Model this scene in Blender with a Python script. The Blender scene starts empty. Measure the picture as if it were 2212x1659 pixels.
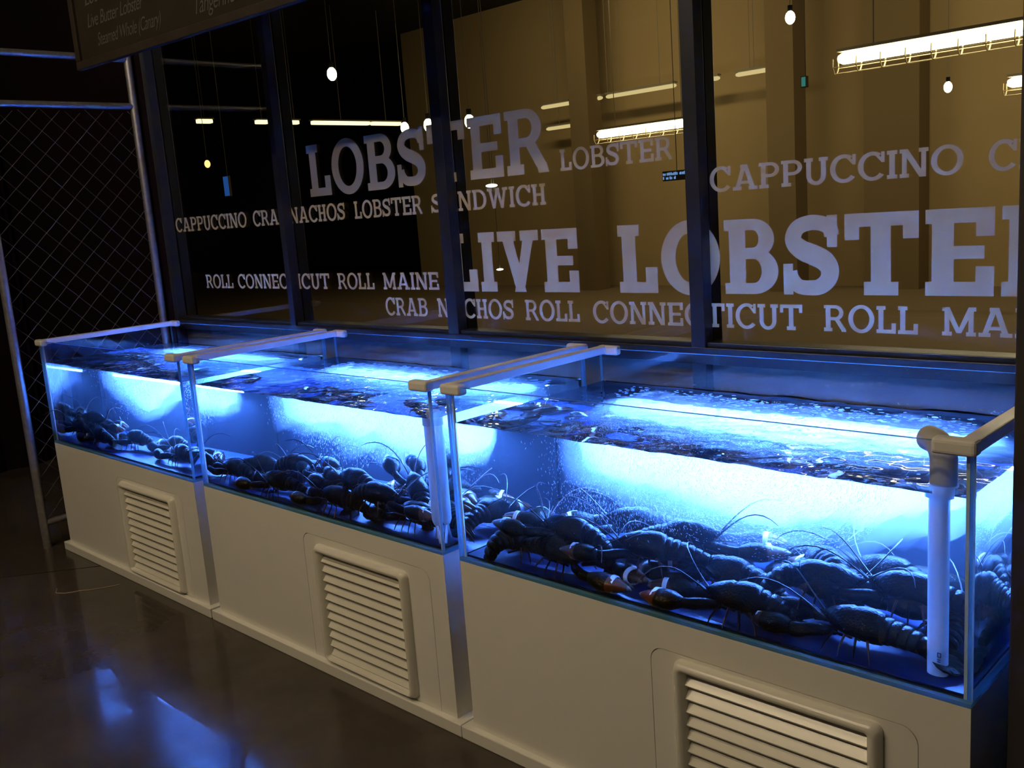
import bpy, bmesh, math, random
from mathutils import Vector, Matrix

# ------------------------------------------------------------------ camera, world, exposure
SC = bpy.context.scene
COL = SC.collection
PI = math.pi
rnd = random.Random(7)

cam_data = bpy.data.cameras.new('camera')
cam_data.sensor_fit = 'HORIZONTAL'
cam_data.sensor_width = 36.0
cam_data.lens = 36.0 * 2075.4 / 2212.0
cam_data.clip_start = 0.02
cam = bpy.data.objects.new('camera', cam_data)
COL.objects.link(cam)
cam.matrix_world = Matrix(((0.72137, -0.07276, 0.68872, 2.3129),
                           (0.68871, 0.17994, -0.70235, -1.6945),
                           (-0.07282, 0.98098, 0.17991, 1.5),
                           (0, 0, 0, 1)))
SC.camera = cam

world = bpy.data.worlds.new('night_world')
SC.world = world
world.use_nodes = True
world.node_tree.nodes['Background'].inputs[0].default_value = (0.55, 0.45, 0.5, 1)
world.node_tree.nodes['Background'].inputs[1].default_value = 0.012

SC.view_settings.view_transform = 'Standard'
SC.view_settings.look = 'None'
SC.view_settings.gamma = 1.0
SC.view_settings.exposure = 0.0
SC.view_settings.use_curve_mapping = False
SC.cycles.use_denoising = True
SC.cycles.max_bounces = 12
SC.cycles.diffuse_bounces = 3
SC.cycles.glossy_bounces = 4
SC.cycles.transmission_bounces = 10
SC.cycles.transparent_max_bounces = 24
SC.cycles.volume_bounces = 1
SC.cycles.sample_clamp_indirect = 60.0
SC.cycles.sample_clamp_direct = 0.0
SC.cycles.blur_glossy = 0.0

LED_COLOR = (0.088, 0.275, 1.15, 1)
LED_STRENGTH = 7000.0
ROOM_LIGHT = 54.0

# ------------------------------------------------------------------ tank layout (metres)
D = 0.677
ZC, ZT, ZW = 0.545, 1.040, 0.938
TANKS = [(-2.478, -1.112), (-1.032, 0.327), (0.397, 1.755)]
YG = 0.777                                   # window glass plane

# ------------------------------------------------------------------ materials
MATS = {}
def nmat(name):
    m = bpy.data.materials.new(name); m.use_nodes = True
    nt = m.node_tree; nt.nodes.clear()
    out = nt.nodes.new('ShaderNodeOutputMaterial')
    MATS[name] = m
    return m, nt, out

def principled(name, color, rough=0.5, metal=0.0, spec=0.5, noise=None, coat=0.0, bump=0.0, bump_scale=60):
    m, nt, out = nmat(name)
    b = nt.nodes.new('ShaderNodeBsdfPrincipled')
    b.inputs['Base Color'].default_value = (*color, 1)
    b.inputs['Roughness'].default_value = rough
    b.inputs['Metallic'].default_value = metal
    b.inputs['Specular IOR Level'].default_value = spec
    b.inputs['Coat Weight'].default_value = coat
    nt.links.new(b.outputs[0], out.inputs[0])
    if noise or bump:
        tc = nt.nodes.new('ShaderNodeTexCoord')
    if noise:
        c2, scale = noise
        n = nt.nodes.new('ShaderNodeTexNoise'); n.inputs['Scale'].default_value = scale
        n.inputs['Detail'].default_value = 5
        r = nt.nodes.new('ShaderNodeValToRGB')
        r.color_ramp.elements[0].position = 0.35; r.color_ramp.elements[1].position = 0.65
        r.color_ramp.elements[0].color = (*color, 1); r.color_ramp.elements[1].color = (*c2, 1)
        nt.links.new(tc.outputs['Object'], n.inputs['Vector'])
        nt.links.new(n.outputs['Fac'], r.inputs[0]); nt.links.new(r.outputs[0], b.inputs['Base Color'])
    if bump:
        n2 = nt.nodes.new('ShaderNodeTexNoise'); n2.inputs['Scale'].default_value = bump_scale
        bp = nt.nodes.new('ShaderNodeBump'); bp.inputs['Strength'].default_value = bump
        bp.inputs['Distance'].default_value = 0.01
        nt.links.new(tc.outputs['Object'], n2.inputs['Vector'])
        nt.links.new(n2.outputs['Fac'], bp.inputs['Height']); nt.links.new(bp.outputs[0], b.inputs['Normal'])
    return m

def emission(name, color, strength):
    m, nt, out = nmat(name)
    e = nt.nodes.new('ShaderNodeEmission')
    e.inputs[0].default_value = (*color[:3], 1); e.inputs[1].default_value = strength
    nt.links.new(e.outputs[0], out.inputs[0])
    return m

def clear_glass(name, tint, ior=1.45, gloss_rough=0.0):
    """thin pane: straight-through transmission and a Fresnel reflection, the same from both sides"""
    m, nt, out = nmat(name)
    t = nt.nodes.new('ShaderNodeBsdfTransparent'); t.inputs[0].default_value = (*tint, 1)
    g = nt.nodes.new('ShaderNodeBsdfGlossy'); g.inputs['Roughness'].default_value = gloss_rough
    geo = nt.nodes.new('ShaderNodeNewGeometry')
    mx = nt.nodes.new('ShaderNodeMix'); mx.data_type = 'FLOAT'
    mx.inputs[2].default_value = ior; mx.inputs[3].default_value = 1.0 / ior
    fr = nt.nodes.new('ShaderNodeFresnel')
    ms = nt.nodes.new('ShaderNodeMixShader')
    nt.links.new(geo.outputs['Backfacing'], mx.inputs[0]); nt.links.new(mx.outputs[0], fr.inputs[0])
    nt.links.new(fr.outputs[0], ms.inputs[0]); nt.links.new(t.outputs[0], ms.inputs[1]); nt.links.new(g.outputs[0], ms.inputs[2])
    nt.links.new(ms.outputs[0], out.inputs[0])
    return m

M_white = principled('cabinet_white', (0.78, 0.76, 0.70), 0.32, spec=0.45)
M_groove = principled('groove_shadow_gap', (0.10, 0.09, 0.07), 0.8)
M_plastic = principled('white_plastic', (0.74, 0.72, 0.68), 0.28)
M_grille = principled('grille_plastic', (0.76, 0.73, 0.64), 0.16)
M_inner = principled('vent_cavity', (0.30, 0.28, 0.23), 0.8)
M_pipe = principled('pvc_pipe', (0.72, 0.73, 0.72), 0.3)
M_pipe_grey = principled('pvc_elbow', (0.50, 0.48, 0.45), 0.35)
M_ink = principled('printed_ink', (0.03, 0.03, 0.05), 0.6)
M_frame = principled('window_frame_metal', (0.020, 0.022, 0.030), 0.35, spec=0.5)
M_spandrel = principled('spandrel_panel', (0.16, 0.15, 0.14), 0.5, noise=((0.13, 0.12, 0.12), 6))
M_galv = principled('galvanised_steel', (0.42, 0.41, 0.38), 0.42, metal=0.75, noise=((0.34, 0.33, 0.32), 40))
M_wire = principled('fence_wire', (0.07, 0.06, 0.07), 0.6, metal=0.3)
M_dark = principled('maroon_wall', (0.010, 0.003, 0.006), 0.9, spec=0.1, noise=((0.007, 0.003, 0.006), 3))
M_pillar = principled('dark_pillar', (0.040, 0.034, 0.036), 0.6, bump=0.1)
M_hallwall = principled('tan_wall', (0.42, 0.315, 0.16), 0.75, noise=((0.40, 0.29, 0.15), 0.6))
M_column = principled('brown_column', (0.21, 0.155, 0.085), 0.9, spec=0.1)
M_hallfloor = principled('hall_floor', (0.22, 0.17, 0.11), 0.8, spec=0.1)
M_black = principled('black_paint', (0.010, 0.010, 0.011), 0.9, spec=0.05)
M_ceiling = principled('dark_ceiling', (0.03, 0.03, 0.03), 0.9)
M_board = principled('chalkboard_slate', (0.016, 0.013, 0.009), 0.8, spec=0.2, noise=((0.020, 0.016, 0.011), 5))
M_boardframe = principled('chalkboard_frame', (0.030, 0.023, 0.017), 0.6, spec=0.2, noise=((0.022, 0.017, 0.013), 14))
M_chalk = principled('chalk', (0.065, 0.058, 0.050), 0.9)
M_vinyl = principled('grey_vinyl', (0.47, 0.40, 0.25), 0.38, spec=0.35)
M_led = emission('led_diode', LED_COLOR, LED_STRENGTH)
M_tube = emission('fluorescent_tube', (1.0, 0.86, 0.52), 14.0)
M_tube_far = emission('fluorescent_tube_far', (1.0, 0.80, 0.36), 0.75)
M_tube_mid = emission('fluorescent_tube_mid', (1.0, 0.85, 0.45), 2.2)
M_bulb = emission('filament_bulb', (1.0, 0.85, 0.5), 25.0)
M_bulb_orange = emission('orange_bulb', (1.0, 0.55, 0.15), 3.0)
M_room = emission('room_tube', (1.0, 0.80, 0.52), ROOM_LIGHT)
M_sign_blue = emission('blue_sign_face', (0.22, 0.45, 1.0), 0.8)
M_screen_blue = emission('blue_screen_face', (0.03, 0.14, 0.55), 0.55)
M_sign_cyan = emission('cyan_sign_face', (0.05, 0.28, 0.24), 0.7)
M_lampwhite = emission('lamp_disc', (1.0, 0.95, 0.85), 3.0)
M_guard = principled('wire_guard_metal', (0.55, 0.45, 0.25), 0.4)
M_housing = principled('lamp_housing', (0.25, 0.22, 0.16), 0.6)
def edge_material():
    m, nt, out = nmat('glass_edge')
    t = nt.nodes.new('ShaderNodeBsdfTranslucent'); t.inputs[0].default_value = (0.40, 0.75, 0.95, 1)
    d = nt.nodes.new('ShaderNodeBsdfPrincipled'); d.inputs['Base Color'].default_value = (0.10, 0.24, 0.30, 1); d.inputs['Roughness'].default_value = 0.25
    ms = nt.nodes.new('ShaderNodeMixShader'); ms.inputs[0].default_value = 0.45
    nt.links.new(t.outputs[0], ms.inputs[1]); nt.links.new(d.outputs[0], ms.inputs[2]); nt.links.new(ms.outputs[0], out.inputs[0])
    return m
M_edge = edge_material()
M_seal = principled('silicone_seal', (0.55, 0.66, 0.72), 0.4)
M_backfilm = principled('tank_back_film', (0.006, 0.007, 0.009), 0.7, spec=0.1, noise=((0.004, 0.005, 0.007), 9))
M_tankfloor = principled('tank_floor_liner', (0.010, 0.022, 0.09), 0.5, spec=0.2)
M_glass = clear_glass('tank_glass', (0.95, 0.985, 0.985))
M_window = clear_glass('window_glass', (0.95, 0.95, 0.93), ior=1.5)
M_bubble = principled('air_bubble_white', (0.95, 0.97, 0.98), 0.38, metal=0.75)
M_shell = principled('lobster_shell', (0.005, 0.006, 0.003), 0.34, spec=0.13, noise=((0.018, 0.012, 0.003), 45), bump=0.25, bump_scale=160)
M_accent = principled('lobster_orange', (0.15, 0.045, 0.012), 0.35, spec=0.35, noise=((0.07, 0.022, 0.008), 60))
M_pale = principled('lobster_pale_tip', (0.22, 0.14, 0.10), 0.4)
M_feeler = principled('lobster_feeler', (0.04, 0.016, 0.008), 0.4)
M_band_white = principled('rubber_band_white', (0.80, 0.78, 0.74), 0.5)
M_band_blue = principled('rubber_band_blue', (0.06, 0.25, 0.75), 0.5)
M_squiggle = principled('pale_squiggle', (0.5, 0.36, 0.24), 0.8)

def floor_material():
    m, nt, out = nmat('polished_concrete')
    b = nt.nodes.new('ShaderNodeBsdfPrincipled')
    tc = nt.nodes.new('ShaderNodeTexCoord')
    n = nt.nodes.new('ShaderNodeTexNoise'); n.inputs['Scale'].default_value = 2.2; n.inputs['Detail'].default_value = 8
    n.inputs['Roughness'].default_value = 0.62
    r = nt.nodes.new('ShaderNodeValToRGB')
    r.color_ramp.elements[0].position = 0.3; r.color_ramp.elements[0].color = (0.042, 0.033, 0.026, 1)
    r.color_ramp.elements[1].position = 0.72; r.color_ramp.elements[1].color = (0.085, 0.068, 0.053, 1)
    n2 = nt.nodes.new('ShaderNodeTexNoise'); n2.inputs['Scale'].default_value = 5; n2.inputs['Detail'].default_value = 6
    mr = nt.nodes.new('ShaderNodeMapRange'); mr.inputs[1].default_value = 0.3; mr.inputs[2].default_value = 0.7
    mr.inputs[3].default_value = 0.10; mr.inputs[4].default_value = 0.26
    nt.links.new(tc.outputs['Object'], n.inputs['Vector']); nt.links.new(tc.outputs['Object'], n2.inputs['Vector'])
    nt.links.new(n.outputs['Fac'], r.inputs[0]); nt.links.new(r.outputs[0], b.inputs['Base Color'])
    nt.links.new(n2.outputs['Fac'], mr.inputs[0]); nt.links.new(mr.outputs[0], b.inputs['Roughness'])
    b.inputs['Specular IOR Level'].default_value = 0.16
    b.inputs['Coat Weight'].default_value = 0.24; b.inputs['Coat Roughness'].default_value = 0.012
    n3 = nt.nodes.new('ShaderNodeTexNoise'); n3.inputs['Scale'].default_value = 18; n3.inputs['Detail'].default_value = 3
    bp = nt.nodes.new('ShaderNodeBump'); bp.inputs['Strength'].default_value = 0.035; bp.inputs['Distance'].default_value = 0.01
    nt.links.new(tc.outputs['Object'], n3.inputs['Vector']); nt.links.new(n3.outputs['Fac'], bp.inputs['Height'])
    nt.links.new(bp.outputs[0], b.inputs['Normal'])
    nt.links.new(b.outputs[0], out.inputs[0])
    return m
M_floor = floor_material()

def water_material():
    m, nt, out = nmat('sea_water')
    g = nt.nodes.new('ShaderNodeBsdfGlass'); g.inputs['IOR'].default_value = 1.33; g.inputs['Roughness'].default_value = 0.0
    g.inputs[0].default_value = (1, 1, 1, 1)
    nt.links.new(g.outputs[0], out.inputs['Surface'])
    s = nt.nodes.new('ShaderNodeVolumeScatter'); s.inputs['Color'].default_value = (0.75, 0.88, 1, 1)
    s.inputs['Density'].default_value = 0.05; s.inputs['Anisotropy'].default_value = 0.3
    a = nt.nodes.new('ShaderNodeVolumeAbsorption'); a.inputs['Color'].default_value = (0.55, 0.62, 0.80, 1)
    a.inputs['Density'].default_value = 0.8
    ad = nt.nodes.new('ShaderNodeAddShader')
    nt.links.new(s.outputs[0], ad.inputs[0]); nt.links.new(a.outputs[0], ad.inputs[1])
    nt.links.new(ad.outputs[0], out.inputs['Volume'])
    return m
M_water = water_material()

# ------------------------------------------------------------------ mesh helpers
class MB:
    def __init__(self):
        self.v, self.f, self.mi = [], [], []
    def add(self, verts, faces, mi=0):
        o = len(self.v); self.v += [tuple(p) for p in verts]
        for f in faces:
            self.f.append(tuple(i + o for i in f)); self.mi.append(mi)
        return self
    def box(self, x0, x1, y0, y1, z0, z1, mi=0):
        vs = [(x, y, z) for z in (z0, z1) for y in (y0, y1) for x in (x0, x1)]
        return self.add(vs, [(0, 2, 3, 1), (4, 5, 7, 6), (0, 1, 5, 4), (2, 6, 7, 3), (0, 4, 6, 2), (1, 3, 7, 5)], mi)
    def loft(self, rings, mi=0, cap=True):
        """rings: list of lists of points, all of one length"""
        n = len(rings[0]); o = len(self.v)
        for r in rings: self.v += [tuple(p) for p in r]
        for k in range(len(rings) - 1):
            m = mi[k] if isinstance(mi, (list, tuple)) else mi
            for i in range(n):
                j = (i + 1) % n
                self.f.append((o + k*n + i, o + k*n + j, o + (k+1)*n + j, o + (k+1)*n + i)); self.mi.append(m)
        if cap:
            m0 = mi[0] if isinstance(mi, (list, tuple)) else mi
            m1 = mi[-1] if isinstance(mi, (list, tuple)) else mi
            self.f.append(tuple(o + i for i in reversed(range(n)))); self.mi.append(m0)
            self.f.append(tuple(o + (len(rings)-1)*n + i for i in range(n))); self.mi.append(m1)
        return self
    def tube(self, pts, r, n=8, mi=0, cap=True):
        pts = [Vector(p) for p in pts]; rings = []
        up = Vector((0, 0, 1))
        t0 = (pts[1] - pts[0]).normalized()
        if abs(t0.dot(up)) > 0.9: up = Vector((0, 1, 0))
        a = t0.cross(up).normalized()
        for i, p in enumerate(pts):
            if i == 0: t = pts[1] - pts[0]
            elif i == len(pts) - 1: t = pts[-1] - pts[-2]
            else: t = (pts[i+1] - pts[i]).normalized() + (pts[i] - pts[i-1]).normalized()
            t.normalize(); a = (a - t * a.dot(t)).normalized(); b = t.cross(a)
            rr = r[i] if isinstance(r, (list, tuple)) else r
            rings.append([p + (a * math.cos(2*PI*k/n) + b * math.sin(2*PI*k/n)) * rr for k in range(n)])
        return self.loft(rings, mi, cap)
    def ball(self, c, r, seg=10, rings=6, mi=0, scale=(1, 1, 1)):
        rr = []
        for i in range(rings + 1):
            th = PI * (i + 0.02) / (rings + 0.04)
            rr.append([(c[0] + r*scale[0]*math.sin(th)*math.cos(2*PI*k/seg), c[1] + r*scale[1]*math.sin(th)*math.sin(2*PI*k/seg), c[2] - r*scale[2]*math.cos(th)) for k in range(seg)])
        return self.loft(rr, mi)
    def build(self, name, mats, parent=None, loc=(0, 0, 0), smooth=False, bevel=0.0, seg=2, angle=40):
        me = bpy.data.meshes.new(name)
        me.from_pydata(self.v, [], self.f)
        for m in (mats if isinstance(mats, (list, tuple)) else [mats]): me.materials.append(m)
        for p, i in zip(me.polygons, self.mi): p.material_index = i
        me.update()
        if smooth:
            me.polygons.foreach_set('use_smooth', [True] * len(me.polygons))
            if smooth == 'auto': me.set_sharp_from_angle(angle=math.radians(angle))
        o = bpy.data.objects.new(name, me); COL.objects.link(o)
        o.location = loc
        if parent: o.parent = parent
        if bevel:
            b = o.modifiers.new('bevel', 'BEVEL'); b.width = bevel; b.segments = seg; b.limit_method = 'ANGLE'
        return o

def tag(o, label, cat, group=None, kind=None):
    o['label'] = label; o['category'] = cat
    if group: o['group'] = group
    if kind: o['kind'] = kind
    return o
def thing(name, label, cat, loc=(0, 0, 0), rz=0.0, group=None):
    o = bpy.data.objects.new(name, None); COL.objects.link(o)
    o.empty_display_size = 0.05
    o.location = loc; o.rotation_euler = (0, 0, rz)
    return tag(o, label, cat, group)
def struct(o):
    o['kind'] = 'structure'; return o

# ------------------------------------------------------------------ the setting
mb = MB(); mb.add([(-12, -6, 0), (6, -6, 0), (6, YG, 0), (-12, YG, 0)], [(0, 1, 2, 3)])
struct(mb.build('floor', M_floor))
# control joint in the slab: a saw cut, built as a strip flush with the floor
mb = MB()
mb.add([(-4.6, -3.2, 0.0008), (-4.594, -3.2, 0.0008), (-2.094, -0.02, 0.0008), (-2.10, -0.02, 0.0008)], [(0, 1, 2, 3)])
struct(mb.build('trim_1', M_black))
mb = MB(); mb.add([(-60, YG + 0.1, 0), (8, YG + 0.1, 0), (8, 17, 0), (-60, 17, 0)], [(0, 1, 2, 3)])
struct(mb.build('floor', M_hallfloor))
struct(MB().box(-60, 8, -6, 17, 5.2, 5.3).build('ceiling', M_ceiling))
def corrugated(x, y0, y1, z1):
    m = MB(); pts = []; y = y0; k = 0
    while y < y1:
        pts.append((x + (0.03 if k % 4 in (1, 2) else 0.0), y)); y += 0.06; k += 1
    for (xa, ya), (xb, yb) in zip(pts, pts[1:]):
        m.add([(xa, ya, 0), (xb, yb, 0), (xb, yb, z1), (xa, ya, z1)], [(0, 1, 2, 3)])
    m.box(x - 0.1, x - 0.02, y0, y1, 0, z1)
    return m
struct(corrugated(-4.6, -6, 0.7, 5.2).build('wall_left', M_dark))
mb = MB().box(-12, -2.56, YG - 0.04, YG + 0.10, 0, 5.2).box(2.2, 6, YG - 0.04, YG + 0.10, 0, 5.2).box(-2.56, 2.2, YG - 0.05, YG + 0.10, 3.6, 5.2)
struct(mb.build('wall_back', M_dark))
struct(MB().box(1.800, 2.22, 0.055, YG + 0.1, 0, 5.2).build('wall_right', M_pillar, bevel=0.004))
# storefront: five mullions, the transom and the spandrel panels below it
MULL = [(-2.535, -2.492), (-1.437, -1.397), (-0.376, -0.320), (0.704, 0.752), (1.790, 1.840)]
for i, (a, b) in enumerate(MULL):
    m = MB().box(a, b, YG - 0.050, YG - 0.004, 0.0, 3.6).box(a + 0.004, b - 0.004, YG + 0.006, YG + 0.055, 0.0, 3.6)
    struct(m.build('trim_%d' % (i + 2), M_frame, bevel=0.002))
m = MB().box(-2.54, 1.86, YG - 0.052, YG + 0.04, 1.000, 1.050).box(-2.54, 1.86, YG - 0.038, YG + 0.03, 1.050, 1.064)
struct(m.build('trim_7', M_frame, bevel=0.002))
for i in range(4):
    a, b = MULL[i][1] - 0.008, MULL[i + 1][0] + 0.008
    struct(MB().box(a, b, YG - 0.003, YG + 0.003, 1.060, 3.6).build('window_%d' % (i + 1), M_window))
m = MB()
for i in range(4): m.box(MULL[i][1] - 0.008, MULL[i + 1][0] + 0.008, YG - 0.012, YG + 0.02, 0.0, 1.002)
struct(m.build('wall_lower', M_spandrel))
struct(MB().box(-13.6, 8, 12.0, 12.2, 0, 5.2).build('wall_far', M_hallwall))
struct(MB().box(-60, -8.0, 16.0, 16.2, 0, 5.2).build('wall_rear', M_black))

# ------------------------------------------------------------------ glass tanks on white cabinets
def rounded_rect(x0, x1, z0, z1, r, n=6, corners=(1, 1, 1, 1)):
    """corners: bottom-left, bottom-right, top-right, top-left"""
    P = []
    for (cx, cz, a0, on) in ((x0, z0, PI, corners[0]), (x1, z0, 1.5*PI, corners[1]), (x1, z1, 0, corners[2]), (x0, z1, 0.5*PI, corners[3])):
        if not on: P += [(cx, cz)] * (n + 1); continue
        ox = cx + (r if cx == x0 else -r); oz = cz + (r if cz == z0 else -r)
        for k in range(n + 1):
            a = a0 + 0.5*PI*k/n
            P.append((ox + r*math.cos(a), oz + r*math.sin(a)))
    return P
def ring_prism(mb, outer, inner, y_out, y_in, mi=0):
    """frame lofted from the outer outline to the inner outline, rounded towards the viewer"""
    rings = [[(x, 0.0, z) for x, z in outer]]
    n = 6
    for k in range(n + 1):
        t = k / n
        y = y_in - (y_in - y_out) * math.sin(PI * (0.12 + 0.76 * t))
        rings.append([(ox + (ix - ox)*t, y, oz + (iz - oz)*t) for (ox, oz), (ix, iz) in zip(outer, inner)])
    rings.append([(x, y_in + 0.03, z) for x, z in inner])
    mb.loft(rings, mi, cap=False)

def make_cabinet(i, label, door, grille, nslat):
    xl, xr = TANKS[i]; L = xr - xl
    t = thing('tank_cabinet', label, 'cabinet', (xl, 0, 0), 0, 'white cabinets under the lobster tanks')
    dx0, dx1, dz0, dz1 = door[0]-xl, door[1]-xl, door[2], door[3]
    gx0, gx1, gz0, gz1 = grille[0]-xl, grille[1]-xl, grille[2], grille[3]
    # body: front skin with an opening for the door, then sides, top, back
    b = MB()
    G = 0.0016
    b.box(0, dx0-G, 0, 0.02, 0.04, ZC).box(dx1+G, L, 0, 0.02, 0.04, ZC).box(dx0-G, dx1+G, 0, 0.02, dz1+G, ZC)
    if dz0 > 0.05: b.box(dx0-G, dx1+G, 0, 0.02, 0.04, dz0-G)
    # round the two upper corners of the opening
    r = 0.035
    for cx, sgn in ((dx0-G, 1), (dx1+G, -1)):
        pts = [(cx, 0.0, dz1+G)] + [(cx + sgn*(r - r*math.sin(a)), 0.0, dz1+G - (r - r*math.cos(a))) for a in [0.5*PI*k/8 for k in range(9)]]
        back = [(x, 0.02, z) for x, y, z in pts]
        n = len(pts)
        b.add(pts + back, [tuple(range(n)), tuple(range(2*n-1, n-1, -1))] + [(k, (k+1) % n, n + (k+1) % n, n + k) for k in range(n)])
    b.box(0, 0.02, 0.02, D, 0.04, ZC).box(L-0.02, L, 0.02, D, 0.04, ZC).box(0.02, L-0.02, D-0.02, D, 0.04, ZC).box(0.02, L-0.02, 0.02, D-0.02, ZC-0.02, ZC)
    b.build('body', M_white, t)
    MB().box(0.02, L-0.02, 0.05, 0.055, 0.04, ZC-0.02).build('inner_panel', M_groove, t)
    # removable vent door with rounded upper corners
    d = MB()
    out = rounded_rect(dx0, dx1, dz0, dz1, r, 6, (0, 0, 1, 1))
    inn = rounded_rect(gx0+0.01, gx1-0.01, gz0+0.008, gz1-0.01, 0.012, 6, (1, 1, 1, 1))
    d.loft([[(x, 0.018, z) for x, z in out], [(x, 0.0, z) for x, z in out], [(x, 0.0, z) for x, z in inn], [(x, 0.018, z) for x, z in inn]], 0, cap=False)
    door_o = d.build('door', M_white, t)
    g = MB()
    o2 = rounded_rect(gx0, gx1, gz0, gz1, 0.022, 6)
    w = 0.030
    i2 = rounded_rect(gx0+w, gx1-w, gz0+w*0.6, gz1-w, 0.006, 6)
    ring_prism(g, o2, i2, -0.024, 0.0)
    g.build('vent_frame', M_grille, door_o, smooth='auto', angle=50)
    s = MB()
    za, zb = gz0 + w*0.6, gz1 - w
    h = (zb - za) / nslat
    for k in range(nslat):
        z1 = zb - k*h
        # a slat: leans out at the bottom
        prof = [(-0.006, z1 - h*0.98), (-0.008, z1 - h*0.86), (0.016, z1 + h*0.06), (0.019, z1 + h*0.04), (-0.003, z1 - h*0.98)]
        xa, xb = gx0 + w*0.9, gx1 - w*0.9
        s.loft([[(xa, y, z) for y, z in prof], [(xb, y, z) for y, z in prof]])
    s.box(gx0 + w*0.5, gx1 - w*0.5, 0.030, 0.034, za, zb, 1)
    s.build('louver', [M_grille, M_inner], door_o)
    MB().box(-0.034, L + 0.034, -0.020, D, 0.0, 0.040).build('plinth', M_white, t, bevel=0.003)
    return t

make_cabinet(0, 'white cabinet under the leftmost and farthest lobster tank, beside the chain-link fence', (-1.826, -1.234, 0.041, 0.470), (-1.780, -1.288, 0.046, 0.459), 11)
make_cabinet(1, 'white cabinet with louvered vent under the middle lobster tank', (-0.384, 0.257, 0.041, 0.483), (-0.312, 0.160, 0.050, 0.460), 11)
make_cabinet(2, 'white cabinet with large louvered vent under the nearest lobster tank on the right', (1.041, 1.660, 0.041, 0.470), (1.108, 1.594, 0.050, 0.462), 11)

def make_tank(i, label):
    xl, xr = TANKS[i]; L = xr - xl; T = 0.010
    t = thing('glass_tank', label, 'tank', (xl, 0, ZC), 0, 'glass lobster tanks')
    H = ZT - ZC
    def pane(name, x0, x1, y0, y1, z0, z1, axis):
        m = MB().box(x0, x1, y0, y1, z0, z1)
        # faces order in box(): bottom, top, front(-y), back(+y), left, right
        keep = {'y': (2, 3), 'x': (4, 5), 'z': (0, 1)}[axis]
        m.mi = [0 if k in keep else 1 for k in range(6)]
        return m.build(name, [M_glass, M_edge], t)
    pane('front_pane', 0, L, 0, T, T, H, 'y')
    pane('back_pane', 0, L, D - T, D, T, H, 'y')
    pane('side_pane', 0, T, T + 0.0005, D - T - 0.0005, T, H, 'x')
    pane('side_pane', L - T, L, T + 0.0005, D - T - 0.0005, T, H, 'x')
    pane('bottom_pane', 0, L, 0, D, 0, T - 0.0005, 'z')
    for x in (T + 0.0005, L - T - 0.0065):
        MB().box(x, x + 0.006, T + 0.0005, T + 0.0065, T, H - 0.02).build('silicone_seam', M_seal, t)
    # white rails over the two side panes with blocks at both ends
    for sx, x in ((1, 0.0), (-1, L)):
        a, b = (x - 0.006, x + 0.026) if sx > 0 else (x - 0.026, x + 0.006)
        r = MB().box(a, b, -0.006, D + 0.006, H - 0.016, H + 0.008).build('top_rail', M_plastic, t, bevel=0.003)
        for y0, y1 in ((-0.016, 0.018), (D - 0.012, D + 0.014)):
            a, b = (x - 0.008, x + 0.070) if sx > 0 else (x - 0.070, x + 0.008)
            MB().box(a, b, y0, y1, H - 0.020, H + 0.010).build('end_block', M_plastic, r, bevel=0.008, seg=3)
    # inside the water: dark film on the back glass and the liner on the floor
    MB().box(T + 0.006, L - T - 0.006, D - T - 0.012, D - T - 0.008, 0.018, ZW - ZC - 0.006).build('back_film', M_backfilm, t)
    MB().box(T + 0.006, L - T - 0.006, T + 0.006, D - T - 0.014, 0.0145, 0.0175).build('floor_liner', M_tankfloor, t)
    return t
make_tank(0, 'glass lobster tank at the left end, beside the chain-link fence')
make_tank(1, 'glass lobster tank in the middle of the row')
make_tank(2, 'glass lobster tank nearest on the right, with the elbow pipe in its corner')

from mathutils import noise as mnoise
def make_water(i, label, amp, amp2):
    xl, xr = TANKS[i]
    x0, x1, y0, y1 = xl + 0.0125, xr - 0.0125, 0.0125, D - 0.0125
    z0 = ZC + 0.0125
    nx, ny = 150, 74
    m = MB(); V = []
    for j in range(ny + 1):
        for k in range(nx + 1):
            x = x0 + (x1-x0)*k/nx; y = y0 + (y1-y0)*j/ny
            u = (x - xl) / (xr - xl)
            env = amp + amp2 * math.exp(-((u - 0.62)/0.28)**2) * (0.35 + 0.65 * min(1, max(0, (y - 0.1) / 0.3)))
            h = env * (mnoise.noise(Vector((x*9, y*14, i*3.1))) + 0.6*mnoise.noise(Vector((x*23, y*34, 5 + i))) + 0.3*mnoise.noise(Vector((x*60, y*70, 9 + i))))
            V.append((x, y, ZW + h))
    F = []
    for j in range(ny):
        for k in range(nx):
            a = j*(nx+1) + k; F.append((a, a+1, a+nx+2, a+nx+1))
    n0 = len(V)
    # walls
    border = [k for k in range(nx+1)] + [j*(nx+1)+nx for j in range(1, ny+1)] + [ny*(nx+1)+k for k in range(nx-1, -1, -1)] + [j*(nx+1) for j in range(ny-1, 0, -1)]
    for b in border: V.append((V[b][0], V[b][1], z0))
    nb = len(border)
    for q in range(nb):
        F.append((border[(q+1) % nb], border[q], n0 + q, n0 + (q+1) % nb))
    F.append(tuple(n0 + q for q in reversed(range(nb))))
    m.add(V, F)
    o = m.build('water', M_water)
    me = o.data
    for p in me.polygons: p.use_smooth = p.index < nx*ny
    me.set_sharp_from_angle(angle=math.radians(50))
    tag(o, label, 'water', 'water in the lobster tanks', 'stuff')
    return o
make_water(0, 'blue lit sea water filling the leftmost lobster tank', 0.0012, 0.0035)
make_water(1, 'blue lit sea water filling the middle lobster tank', 0.0012, 0.0045)
make_water(2, 'blue lit churning sea water filling the nearest lobster tank', 0.0010, 0.0060)

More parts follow.
